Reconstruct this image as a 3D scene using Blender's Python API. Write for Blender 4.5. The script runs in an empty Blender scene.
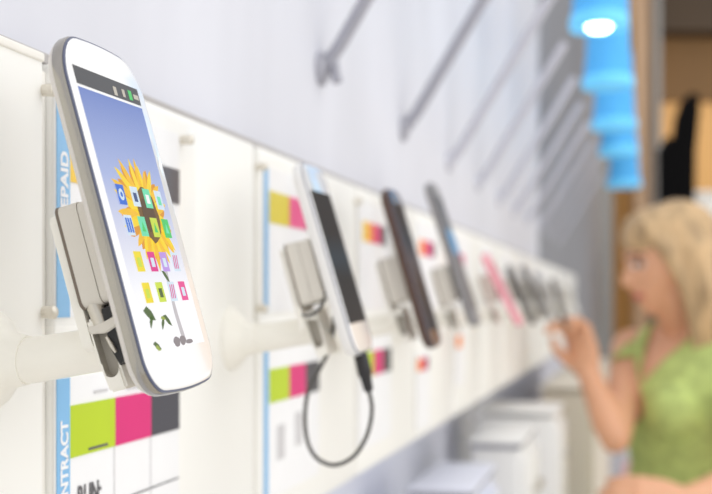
import bpy, bmesh, math, random
from mathutils import Vector, Matrix
random.seed(7)
C = bpy.context.scene.collection
CAMZ = 1.45
W = 0.254
F_PX = 1150.0
TH = math.atan(284.0 / F_PX)
ST, CT = math.sin(TH), math.cos(TH)
O = Vector((W, 0, CAMZ))
def pt(px, py, d):                      # a point of the place read off the photograph at a given depth
    r = (px - 356) / F_PX * d
    return O + Vector((-ST * d + CT * r, CT * d + ST * r, (302 - py) / F_PX * d))
def lerp(a, b, t): return a + (b - a) * t
def smooth(a, b, t):
    t = max(0, min(1, (t - a) / (b - a))); return t * t * (3 - 2 * t)

# ------------------------------------------------------------------ materials
MATS = {}
def mat(name, col, rough=0.5, metal=0.0, emit=0.0, noise=0.03, scale=40.0, coat=0.0, spec=0.5, alpha=1.0, sss=0.0, bump=0.0, stretch=None):
    m = bpy.data.materials.new(name); m.use_nodes = True
    nt = m.node_tree; b = nt.nodes['Principled BSDF']
    col = tuple(((c / 255) / 12.92 if c / 255 <= 0.04045 else ((c / 255 + 0.055) / 1.055) ** 2.4) for c in col)
    tc = nt.nodes.new('ShaderNodeTexCoord'); n = nt.nodes.new('ShaderNodeTexNoise'); r = nt.nodes.new('ShaderNodeValToRGB')
    n.inputs['Scale'].default_value = scale; n.inputs['Detail'].default_value = 3
    if stretch:
        mp = nt.nodes.new('ShaderNodeMapping'); mp.inputs['Scale'].default_value = stretch
        nt.links.new(tc.outputs['Object'], mp.inputs['Vector']); nt.links.new(mp.outputs['Vector'], n.inputs['Vector'])
    else:
        nt.links.new(tc.outputs['Object'], n.inputs['Vector'])
    r.color_ramp.elements[0].position = 0.3; r.color_ramp.elements[1].position = 0.7
    r.color_ramp.elements[0].color = (*[c * (1 - noise) for c in col], 1)
    r.color_ramp.elements[1].color = (*[min(1, c * (1 + noise)) for c in col], 1)
    nt.links.new(n.outputs['Fac'], r.inputs['Fac']); nt.links.new(r.outputs['Color'], b.inputs['Base Color'])
    b.inputs['Roughness'].default_value = rough; b.inputs['Metallic'].default_value = metal
    b.inputs['Specular IOR Level'].default_value = spec
    b.inputs['Coat Weight'].default_value = coat; b.inputs['Alpha'].default_value = alpha
    if emit:
        nt.links.new(r.outputs['Color'], b.inputs['Emission Color']); b.inputs['Emission Strength'].default_value = emit
    if sss:
        b.inputs['Subsurface Weight'].default_value = sss; b.inputs['Subsurface Radius'].default_value = (0.01, 0.004, 0.002)
    if bump:
        bp = nt.nodes.new('ShaderNodeBump'); bp.inputs['Strength'].default_value = bump; bp.inputs['Distance'].default_value = 0.002
        nt.links.new(n.outputs['Fac'], bp.inputs['Height']); nt.links.new(bp.outputs['Normal'], b.inputs['Normal'])
    MATS[name] = m
    return m
def screen_mat(name, stops, lo, hi, emit=0.55, rough=0.55, spec=0.08):   # a self-glowing screen: vertical gradient along the phone
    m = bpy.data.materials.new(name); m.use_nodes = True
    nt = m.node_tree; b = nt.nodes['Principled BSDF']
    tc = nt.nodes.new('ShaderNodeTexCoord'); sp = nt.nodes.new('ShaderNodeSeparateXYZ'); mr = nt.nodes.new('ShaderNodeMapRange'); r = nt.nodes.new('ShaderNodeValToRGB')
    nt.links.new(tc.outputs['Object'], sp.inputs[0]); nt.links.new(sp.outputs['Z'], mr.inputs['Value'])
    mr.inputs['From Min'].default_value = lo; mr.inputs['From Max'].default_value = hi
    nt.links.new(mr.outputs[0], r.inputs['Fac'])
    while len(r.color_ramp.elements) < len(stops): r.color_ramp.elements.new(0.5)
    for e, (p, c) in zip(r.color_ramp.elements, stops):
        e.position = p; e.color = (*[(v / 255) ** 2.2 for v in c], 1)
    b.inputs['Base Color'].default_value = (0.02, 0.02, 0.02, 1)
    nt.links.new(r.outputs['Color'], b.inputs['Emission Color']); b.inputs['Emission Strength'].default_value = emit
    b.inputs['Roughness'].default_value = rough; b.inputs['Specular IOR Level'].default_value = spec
    return m

M = {}
M['board'] = mat('white_board_laminate', (249, 248, 244), 0.45, noise=0.015, scale=6)
M['rail'] = mat('cream_rail', (246, 243, 236), 0.45)
M['shadowline'] = mat('grey_painted_shadow_line', (176, 172, 170), 0.5)
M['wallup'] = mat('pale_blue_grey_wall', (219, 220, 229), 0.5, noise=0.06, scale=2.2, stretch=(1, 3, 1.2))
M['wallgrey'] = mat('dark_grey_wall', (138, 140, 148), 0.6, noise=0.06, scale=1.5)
M['walllow'] = mat('blue_grey_lower_wall', (226, 229, 242), 0.6, noise=0.04, scale=2)
M['floor'] = mat('cream_floor', (225, 218, 205), 0.35, noise=0.05, scale=1.5)
M['tan'] = mat('tan_wood_wall', (214, 166, 98), 0.5, noise=0.1, scale=1.2, stretch=(3, 1, 0.6))
M['brown'] = mat('brown_painted_shade', (112, 80, 36), 0.6, noise=0.1, scale=1.2)
M['dshade'] = mat('dark_brown_painted_shade', (56, 38, 14), 0.6, noise=0.1, scale=1.2)
M['post'] = mat('pinkish_wood_post', (190, 158, 128), 0.5, noise=0.08, scale=2, stretch=(4, 4, 0.5))
M['postgrey'] = mat('grey_metal_post', (140, 140, 140), 0.5)
M['matteblack'] = mat('matte_black', (12, 12, 14), 0.9, spec=0.1)
M['black'] = mat('black_plastic', (26, 26, 28), 0.5)
M['white'] = mat('white_paint', (242, 241, 239), 0.4, noise=0.015)
M['cream'] = mat('cream_cabinet_paint', (228, 218, 202), 0.5, noise=0.03, scale=3)
M['cabshadow'] = mat('grey_plinth_and_shadow_line', (150, 150, 160), 0.6)
M['stand'] = mat('cream_plastic', (246, 243, 234), 0.35, noise=0.015)
M['block'] = mat('warm_grey_plastic', (219, 214, 204), 0.42, noise=0.02)
M['blockdark'] = mat('dark_taupe_edge', (120, 108, 96), 0.5)
M['steel'] = mat('brushed_steel', (205, 200, 190), 0.28, metal=0.9, noise=0.06, scale=80)
M['slotgrey'] = mat('grey_recess', (188, 182, 170), 0.5)
M['phonewhite'] = mat('glossy_white_glass', (246, 246, 246), 0.12, noise=0.005, coat=0.6)
M['chrome'] = mat('satin_silver_bezel', (172, 168, 160), 0.2, metal=0.9, noise=0.03)
M['gap'] = mat('dark_blue_gap', (86, 92, 118), 0.35)
M['backwhite'] = mat('pearl_back_cover', (216, 211, 206), 0.3)
M['bronze'] = mat('bronze_case', (88, 66, 56), 0.35, metal=0.2)
M['bronzeglass'] = mat('brown_black_glass', (52, 40, 36), 0.12, coat=0.5)
M['graycase'] = mat('grey_case', (142, 140, 140), 0.4)
M['pink'] = mat('pink_case', (240, 164, 176), 0.4)
M['dark'] = mat('charcoal_case', (74, 68, 64), 0.4)
M['darkglass'] = mat('dark_glass', (34, 30, 30), 0.15, coat=0.4)
M['statusbar'] = mat('status_bar_black', (52, 52, 56), 0.3)
M['stripe'] = mat('sky_blue_print', (134, 190, 234), 0.45, noise=0.02)
M['lime'] = mat('lime_print', (188, 212, 8), 0.4, noise=0.015)
M['magenta'] = mat('magenta_print', (222, 18, 120), 0.4, noise=0.015)
M['charcoal'] = mat('charcoal_print', (62, 62, 74), 0.4, noise=0.02)
M['yellow'] = mat('golden_yellow_print', (250, 206, 40), 0.4, noise=0.02)
M['limeyellow'] = mat('lime_yellow_print', (222, 204, 40), 0.4, noise=0.02)
M['softpink'] = mat('soft_pink_print', (240, 92, 150), 0.4, noise=0.02)
M['orange'] = mat('orange_print', (255, 150, 70), 0.4, noise=0.02)
M['card'] = mat('white_card', (246, 246, 248), 0.5, noise=0.01)
M['ink'] = mat('grey_ink', (96, 94, 98), 0.6)
M['paleink'] = mat('pale_grey_ink', (206, 204, 206), 0.6)
M['screw'] = mat('pale_metal_screw', (222, 216, 204), 0.3, metal=0.4)
M['rod'] = mat('grey_metal_rod', (168, 168, 178), 0.5)
M['rodlight'] = mat('pale_grey_metal_rod', (196, 196, 206), 0.5)
M['cable'] = mat('dark_grey_rubber', (84, 82, 80), 0.5)
M['plug'] = mat('black_rubber', (38, 36, 38), 0.45)
M['lampblue'] = mat('translucent_blue_shade', (84, 168, 226), 0.5, emit=0.32, noise=0.10, scale=6, spec=0.1)
M['lamprim'] = mat('light_cyan_rim', (100, 190, 236), 0.5, emit=0.45, noise=0.04)
M['lampdisc'] = mat('cyan_lamp_opening', (96, 196, 236), 0.4, emit=0.5)
M['bulb'] = mat('glowing_white_bulb', (235, 255, 255), 0.4, emit=9.0, noise=0.0)
M['skin'] = mat('fair_skin', (228, 172, 136), 0.5, noise=0.05, scale=12, sss=0.1)
M['lips'] = mat('lips', (196, 104, 96), 0.4)
M['eyewhite'] = mat('eye_white', (225, 215, 208), 0.3)
M['eyedark'] = mat('dark_iris_and_brow', (112, 74, 56), 0.4)
M['hair'] = mat('blond_hair', (194, 162, 120), 0.5, noise=0.36, scale=9, stretch=(5, 5, 0.9))
M['top'] = mat('lime_green_lace', (186, 202, 120), 0.8, noise=0.22, scale=38, bump=0.4)
M['jeans'] = mat('blue_denim', (82, 98, 130), 0.8, noise=0.15, scale=60)
M['shoe'] = mat('white_canvas_shoe', (225, 220, 215), 0.7)
M['pinkbox'] = mat('pale_pink_card', (240, 190, 186), 0.6)
def acrylic():
    m = bpy.data.materials.new('clear_acrylic'); m.use_nodes = True
    nt = m.node_tree; nt.nodes.remove(nt.nodes['Principled BSDF'])
    out = nt.nodes['Material Output']; tr = nt.nodes.new('ShaderNodeBsdfTransparent'); gl = nt.nodes.new('ShaderNodeBsdfGlossy'); mx = nt.nodes.new('ShaderNodeMixShader'); lw = nt.nodes.new('ShaderNodeLayerWeight')
    tr.inputs[0].default_value = (1, 1, 1, 1); gl.inputs['Roughness'].default_value = 0.08
    mm = nt.nodes.new('ShaderNodeMath'); mm.operation = 'MULTIPLY'; mm.inputs[1].default_value = 0.12
    lw.inputs[0].default_value = 0.3
    nt.links.new(lw.outputs['Facing'], mm.inputs[0]); nt.links.new(mm.outputs[0], mx.inputs[0])
    nt.links.new(tr.outputs[0], mx.inputs[1]); nt.links.new(gl.outputs[0], mx.inputs[2]); nt.links.new(mx.outputs[0], out.inputs['Surface'])
    return m
M['acrylic'] = acrylic()

# ------------------------------------------------------------------ object helpers
def tag(o, label=None, cat=None, group=None, kind=None):
    if label: o['label'] = label
    if cat: o['category'] = cat
    if group: o['group'] = group
    if kind: o['kind'] = kind
    return o
def obj(name, bm, mats, parent=None, smooth_=True):
    me = bpy.data.meshes.new(name)
    bmesh.ops.recalc_face_normals(bm, faces=bm.faces)
    bm.to_mesh(me); bm.free()
    for m in (mats if isinstance(mats, (list, tuple)) else [mats]): me.materials.append(m)
    if smooth_:
        for p in me.polygons: p.use_smooth = True
        if hasattr(me, 'set_sharp_from_angle'): me.set_sharp_from_angle(angle=math.radians(38))
    o = bpy.data.objects.new(name, me); C.objects.link(o)
    if parent: o.parent = parent
    return o
def empty(name, loc=(0, 0, 0), rot=None):
    o = bpy.data.objects.new(name, None); C.objects.link(o); o.location = loc
    if rot is not None: o.rotation_euler = rot
    o.empty_display_size = 0.02
    return o
def copy_tree(o, parent=None):
    c = o.copy(); C.objects.link(c)
    if parent: c.parent = parent
    for ch in list(o.children): copy_tree(ch, c)
    return c
def box(bm, lo, hi, bev=0.0, mi=0):
    r = bmesh.ops.create_cube(bm, size=1.0)
    vs = r['verts']
    for v in vs:
        for i in range(3): v.co[i] = lerp(lo[i], hi[i], v.co[i] + 0.5)
    fs = set(f for v in vs for f in v.link_faces)
    for f in fs: f.material_index = mi
    if bev > 0:
        es = list(set(e for v in vs for e in v.link_edges))
        bmesh.ops.bevel(bm, geom=es, offset=bev, segments=3, affect='EDGES', profile=0.5)
    return bm
def B(lo, hi, bev=0.0): return box(bmesh.new(), lo, hi, bev)
def tube(bm, pts, rad, seg=12, caps=True, mi=0):
    pts = [Vector(p) for p in pts]; n = len(pts)
    rads = rad if isinstance(rad, (list, tuple)) else [rad] * n
    rings = []; up = None
    for i, p in enumerate(pts):
        t = (pts[min(i + 1, n - 1)] - pts[max(i - 1, 0)]).normalized()
        if up is None:
            up = Vector((0, 0, 1)) if abs(t.z) < 0.9 else Vector((1, 0, 0))
        a = t.cross(up)
        if a.length < 1e-6: a = t.orthogonal()
        a.normalize(); b = a.cross(t).normalized(); up = b
        rings.append([bm.verts.new(p + (a * math.cos(k / seg * 2 * math.pi) + b * math.sin(k / seg * 2 * math.pi)) * rads[i]) for k in range(seg)])
    for i in range(n - 1):
        for k in range(seg):
            f = bm.faces.new((rings[i][k], rings[i][(k + 1) % seg], rings[i + 1][(k + 1) % seg], rings[i + 1][k])); f.material_index = mi
    if caps:
        bm.faces.new(rings[0][::-1]).material_index = mi; bm.faces.new(rings[-1]).material_index = mi
    return bm
def spline(pts, n=8):
    pts = [Vector(p) for p in pts]; out = []
    for i in range(len(pts) - 1):
        p0, p1, p2, p3 = pts[max(i - 1, 0)], pts[i], pts[i + 1], pts[min(i + 2, len(pts) - 1)]
        for k in range(n):
            t = k / n
            out.append(0.5 * ((2 * p1) + (p2 - p0) * t + (2 * p0 - 5 * p1 + 4 * p2 - p3) * t * t + (3 * p1 - p0 - 3 * p2 + p3) * t ** 3))
    out.append(pts[-1]); return out
def loft(bm, rings, caps=True, mis=None):
    vs = [[bm.verts.new(p) for p in r] for r in rings]; n = len(vs[0])
    for i in range(len(vs) - 1):
        for k in range(n):
            f = bm.faces.new((vs[i][k], vs[i][(k + 1) % n], vs[i + 1][(k + 1) % n], vs[i + 1][k]))
            if mis: f.material_index = mis[i]
    if caps:
        f = bm.faces.new(vs[0][::-1]); g = bm.faces.new(vs[-1])
        if mis: f.material_index = mis[0]; g.material_index = mis[-1]
    return bm
def lathe(bm, prof, axis_o, axis, seg=32, mi=0):      # prof: (radius, distance along axis)
    axis = Vector(axis).normalized(); a = axis.orthogonal().normalized(); b = axis.cross(a)
    rings = [[Vector(axis_o) + axis * h + (a * math.cos(k / seg * 2 * math.pi) + b * math.sin(k / seg * 2 * math.pi)) * max(r, 1e-5) for k in range(seg)] for r, h in prof]
    return loft(bm, rings, True, [mi] * len(rings))
def prism(bm, outline, n0, n1, fn, mi=0):             # outline of (u, v) swept from n0 to n1, mapped by fn
    return loft(bm, [[fn(u, v, n0) for u, v in outline], [fn(u, v, n1) for u, v in outline]], True, [mi, mi])
_font_cache = {}
def text_bm(body, size, bold=0.0):
    cu = bpy.data.curves.new('letters', 'FONT'); cu.body = body; cu.size = size; cu.offset = bold; cu.extrude = 0.0001
    o = bpy.data.objects.new('letters', cu); C.objects.link(o)
    dg = bpy.context.evaluated_depsgraph_get(); me = bpy.data.meshes.new_from_object(o.evaluated_get(dg))
    bm = bmesh.new(); bm.from_mesh(me)
    bpy.data.objects.remove(o); bpy.data.curves.remove(cu); bpy.data.meshes.remove(me)
    return bm
def xf(bm, fn):
    for v in bm.verts: v.co = fn(v.co)
    return bm

# ------------------------------------------------------------------ the setting
def struct(name, bm, m, label=None):
    o = obj(name, bm, m, None, False); o['kind'] = 'structure'
    if label: o['label'] = label
    return o
zc = CAMZ
struct('floor', B((-1.5, -1.0, -0.05), (6.0, 14.0, 0.0)), M['floor'], 'pale cream shop floor')
struct('wall_left', B((-0.20, -1.0, zc + 0.08), (-0.019, 3.22, 3.2)), M['wallup'], 'pale blue grey wall above the white board')
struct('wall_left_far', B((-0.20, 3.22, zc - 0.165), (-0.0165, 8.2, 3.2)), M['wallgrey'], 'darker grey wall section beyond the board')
struct('wall_left_lower', B((-0.30, -1.0, 0.0), (-0.12, 8.2, zc + 0.0)), M['walllow'], 'blue grey recessed wall under the board')
struct('wall_board_backing', B((-0.14, -0.6, zc - 0.1612), (-0.018, 4.75, zc + 0.1065)), M['board'], 'white backing of the wall board')
struct('trim_shadow_line', B((-0.019, -1.0, zc + 0.1075), (-0.006, 4.6, zc + 0.1125), 0.001), M['shadowline'], 'thin grey strip painted as a shadow line along the top of the board')  # grey strip stands in for the shadow line above the board
def at_depth(px, d): return pt(px, 302, d)
# grey pillar at the end of the wall, wood panel, post and the brown room behind
def slab(name, p0, p1, z0, z1, d, th, m, label):     # an upright slab facing the aisle, between two picture columns at depth d
    a = at_depth(p0, d); b = at_depth(p1, d); n = Vector((-ST, CT, 0)) * th
    bm = bmesh.new()
    loft(bm, [[Vector((q.x, q.y, z0)) for q in (a, b, b + n, a + n)], [Vector((q.x, q.y, z1)) for q in (a, b, b + n, a + n)]])
    return struct(name, bm, m, label)
slab('wall_pillar', 588, 613, 0, 3.6, 8.6, 0.3, M['postgrey'], 'grey pillar where the long wall ends')
slab('wall_wood', 613, 642, 0, 3.9, 8.9, 0.1, M['tan'], 'narrow tan wooden wall panel beside the grey pillar')
slab('trim_2', 636, 656, 0, 3.9, 8.6, 0.15, M['post'], 'pinkish wooden upright post')
slab('trim_3', 656, 661, 0, 3.9, 8.5, 0.1, M['postgrey'], 'grey metal edge of the wooden post')
slab('wall_back', 655, 900, 0, 3.05, 9.2, 0.1, M['tan'], 'tan wooden back wall')
slab('wall_back_shade_mid', 655, 900, 3.05, 3.55, 9.15, 0.1, M['brown'], 'upper back wall in brown, its shade put into the colour')  # middle step of the wall's upward darkening, shade put into the colour
slab('wall_back_shade_top', 655, 900, 3.55, 4.2, 8.9, 0.4, M['dshade'], 'dark brown slab above the back wall, its shade put into the colour')  # top step of that darkening, painted shade built as a darker slab
slab('wall_end', 540, 655, 0, 4.2, 9.5, 0.1, M['tan'], 'tan end wall')

# ------------------------------------------------------------------ display panels of the board
Y0 = 0.467; PITCH = 0.285
ORD = ['first', 'second', 'third', 'fourth', 'fifth', 'sixth', 'seventh', 'eighth', 'ninth', 'tenth', 'eleventh', 'twelfth', 'thirteenth', 'fourteenth', 'fifteenth', 'sixteenth']
ztop, zbot = zc + 0.107, zc - 0.161
def panel(y0, y1, label, x=0.0):
    t = empty('display_board', (0, y0, zbot)); tag(t, label, 'panel', 'white panels of the wall board')
    obj('board_face', B((-0.0185, 0, 0), (x, y1 - y0, ztop - zbot), 0.0022), M['board'], t)
    return t
p0 = panel(0.05, 0.4555, 'white board panel behind the stand of the sunflower phone, cut by the frame edge', 0.001)
obj('top_lip', B((-0.018, 0.0, 0.2655), (0.0022, 0.4045, 0.2695), 0.001), M['rail'], p0)
NP = 15
for k in range(NP):
    y0 = Y0 + PITCH * k; y1 = y0 + PITCH - 0.011
    lab = ['white board panel carrying the lime and magenta card below the sunflower phone',
           'white board panel behind the white phone with the black screen',
           'white board panel behind the brown phone'][k] if k < 3 else 'white board panel, %s along the wall from the sunflower phone' % ORD[k]
    panel(y0, y1, lab)
# joint strips between panels
for k in range(NP):
    ys = Y0 + PITCH * k - 0.0115
    lab = ('cream joint strip in the gap before the board panel of the lime and magenta card' if k == 0 else
           'cream joint strip at the %s gap along the board' % ORD[k])
    t = obj('joint_strip', B((-0.0185, ys + 0.0008, zbot), (-0.004, ys + 0.0108, ztop - 0.004), 0.001), M['rail'])
    tag(t, lab, 'strip', 'joint strips between board panels')

# ------------------------------------------------------------------ cards and their holders
def card_y(k): return 0.4665 + PITCH * k + (0.007 if k == 1 else 0)
def price_card(k, z0, z1, label, swatches, word, w=0.141, full=True, zs=(0.0475, 0.0705), stripe=True, extra=()):
    y0 = card_y(k); t = empty('price_card', (-0.0004, y0, zc + z0)); tag(t, label, 'card', 'printed price cards on the board')
    h = z1 - z0
    obj('card_sheet', B((0, 0, 0), (0.0012, w, h)), M['card'], t)
    if stripe:
        s = obj('side_stripe', B((0.0013, 0.0, 0), (0.0019, 0.0118 if k == 0 else 0.0085, h)), M['stripe'], t)
        if word:
            tb = text_bm(word, 0.0108, 0.00035)
            xf(tb, lambda c: Vector((0.0021 + c.z, 0.0092 - c.y * 0.86, c.x * (0.80 if word == 'CONTRACT' else 0.90))))
            zz = {'CONTRACT': 0.0855 - max(v.co.z for v in tb.verts), 'PREPAID': 0.0750 - max(v.co.z for v in tb.verts)}[word]
            xf(tb, lambda c: c + Vector((0, 0, zz)))
            obj('lettering', tb, M['card'], s, False)['label'] = 'white upright lettering ' + word
    for i, (mn, a, b, za, zb) in enumerate(swatches):
        q = obj('colour_swatch', B((0.0013, a, za - z0), (0.0018, b, zb - z0)), M[mn], t)
        q['label'] = {'lime': 'lime green', 'magenta': 'magenta', 'charcoal': 'charcoal grey', 'yellow': 'golden yellow', 'limeyellow': 'lime yellow', 'softpink': 'pink', 'orange': 'orange', 'pink': 'pale pink'}[mn] + ' colour swatch'
    for e in extra: e(t, h)
    return t
SW = lambda m, za, zb, w3=0.033: [(m[0], 0.0120, 0.0585, za, zb), (m[1], 0.0587, 0.1018, za, zb), (m[2], 0.102, 0.1405, za, zb)]
def ink_lines(t, h):
    bm = bmesh.new()
    box(bm, (0.0013, 0.058, 0.0), (0.00145, 0.0588, h - 0.036)); box(bm, (0.0013, 0.1015, 0.0), (0.00145, 0.1023, h - 0.036))
    obj('column_rule_line', bm, M['paleink'], t, False)
    bm = bmesh.new(); box(bm, (0.0013, 0.042, 0.0395), (0.00155, 0.14, 0.0403)); obj('row_rule_line', bm, M['ink'], t, False)
    tb = text_bm('RUN:', 0.0125, 0.0002); xf(tb, lambda c: Vector((0.0016 + c.z, 0.0195 + c.x * 0.85, 0.0435 + c.y * 1.15))); obj('lettering', tb, M['ink'], t, False)['label'] = 'dark lettering RUN'
    for a, z, l, m in ((0.036, 0.0955, 0.014, 'paleink'), (0.072, 0.0985, 0.03, 'paleink'), (0.072, 0.0945, 0.03, 'paleink'), (0.03, 0.0365 + 0.0325, 0.02, 'ink')):
        bm = B((0.0018, a, z), (0.00205, a + l, z + 0.0012)); obj('print_line', bm, M[m], t, False)
def ink_small(t, h):
    for a, z, zz in ((0.03, 0.025, 0.05), (0.075, 0.03, 0.055)):
        obj('print_line', B((0.0013, a, z), (0.00155, a + 0.018, zz)), M['paleink'], t, False)
UP = (-0.007, 0.095); LO = (-0.139, -0.0345)
price_card(0, *UP, 'price card reading PREPAID with a blue stripe, behind the sunflower phone', SW(('yellow', 'magenta', 'charcoal'), 0.055, 0.0745), 'PREPAID')
price_card(0, *LO, 'price card reading CONTRACT with lime, magenta and charcoal swatches below the sunflower phone', SW(('lime', 'magenta', 'charcoal'), -0.0715, -0.0475), 'CONTRACT', extra=(ink_lines,))
price_card(1, *UP, 'upper price card with yellow and pink swatches beside the white phone with the black screen', SW(('limeyellow', 'softpink', 'charcoal'), 0.056, 0.0785), None, extra=())
price_card(1, *LO, 'lower price card with lime and magenta swatches behind the hanging cable loop', SW(('lime', 'magenta', 'charcoal'), -0.0715, -0.0475), None, extra=(ink_small,))
S2 = [('yellow', 0.0148, 0.036, 0.0575, 0.0765), ('orange', 0.0362, 0.0585, 0.0575, 0.0765), ('magenta', 0.0587, 0.09, 0.0575, 0.0765), ('charcoal', 0.0902, 0.118, 0.0575, 0.0765)]
price_card(2, *UP, 'upper price card with yellow, orange and pink swatches beside the brown phone', S2, None, stripe=False)
price_card(2, *LO, 'lower price card with pink swatch just past the black cable plug', SW(('lime', 'magenta', 'charcoal'), -0.0715, -0.0475), None, stripe=False)
price_card(3, *UP, 'upper price card with orange and pink swatches beside the tall grey phone', [('orange', 0.0148, 0.048, 0.056, 0.0745), ('magenta', 0.0482, 0.098, 0.056, 0.0745), ('charcoal', 0.0982, 0.12, 0.056, 0.0745)], None, stripe=False)
price_card(3, -0.152, -0.06, 'narrow white price card with small orange and pink swatches under the brown phone', [('orange', 0.002, 0.03, -0.082, -0.067), ('magenta', 0.0302, 0.062, -0.082, -0.067), ('charcoal', 0.0622, 0.075, -0.082, -0.067)], None, w=0.085, stripe=False)
price_card(4, -0.005, 0.095, 'upper price card with magenta swatch between the tall grey phone and the pink phone', [('magenta', 0.03, 0.085, 0.05, 0.07)], None, stripe=False)
price_card(4, -0.12, -0.04, 'lower price card with one small orange swatch below the tall grey phone', [('orange', 0.01, 0.06, -0.066, -0.048)], None, w=0.09, stripe=False)
for k in range(5, 11):
    price_card(k, -0.006, 0.094, 'plain white price card at the %s bay along the board' % ORD[k], [], None, stripe=False)
def holder(k, z0, z1, label, lower=False):
    y0 = card_y(k) - 0.0165; w = 0.171; h = z1 - z0
    t = empty('card_holder', (0.003, y0, zc + z0)); tag(t, label, 'card holder', 'clear acrylic card holders')
    obj('cover', B((0.0, 0, 0), (0.0025, w, h), 0.0006), M['acrylic'], t)
    for yy in (0.005, w - 0.008):
        for z in (0.006, h - 0.009):
            bm = bmesh.new(); lathe(bm, [(0.0001, 0.0046), (0.0018, 0.0044), (0.003, 0.0034), (0.003, 0.0024), (0.0025, -0.0035)], (0, yy, z), (1, 0, 0), 16)
            obj('screw', bm, M['screw'], t)
HL = ['over the PREPAID card', 'beside the white phone with the black screen', 'beside the brown phone']
for k in range(3):
    holder(k, -0.0105, 0.1015, 'clear screwed acrylic cover %s' % ['over the PREPAID card', 'over the upper card beside the white phone with the black screen', 'over the upper card beside the brown phone'][k])

# ------------------------------------------------------------------ phone stands (stand-local: origin at the arm base on the board)
PH = dict(c=Vector((W - 0.1855, 0.4091, CAMZ + 0.0336)), tilt=-0.2638, yaw=0.0374, roll=0.0308)
def phone_rot(tilt, yaw, roll):
    R = Matrix(((0, 0, 1), (1, 0, 0), (0, 1, 0)))            # columns u, v, n -> world axes Y, Z, X
    Rr = Matrix(((math.cos(roll), -math.sin(roll), 0), (math.sin(roll), math.cos(roll), 0), (0, 0, 1)))
    Ry = Matrix(((math.cos(tilt), 0, math.sin(tilt)), (0, 1, 0), (-math.sin(tilt), 0, math.cos(tilt))))
    Rz = Matrix(((math.cos(yaw), -math.sin(yaw), 0), (math.sin(yaw), math.cos(yaw), 0), (0, 0, 1)))
    return Rz @ Ry @ R @ Rr
RP = phone_rot(PH['tilt'], PH['yaw'], PH['roll'])
ARM_Y, ARM_Z = 0.413, CAMZ - 0.0232
BASE = Vector((-0.0004, ARM_Y, ARM_Z))
def loc0(u, v, n): return PH['c'] + RP @ Vector((u, v, n)) * 0.001 - BASE   # phone-local mm -> stand-local
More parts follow.
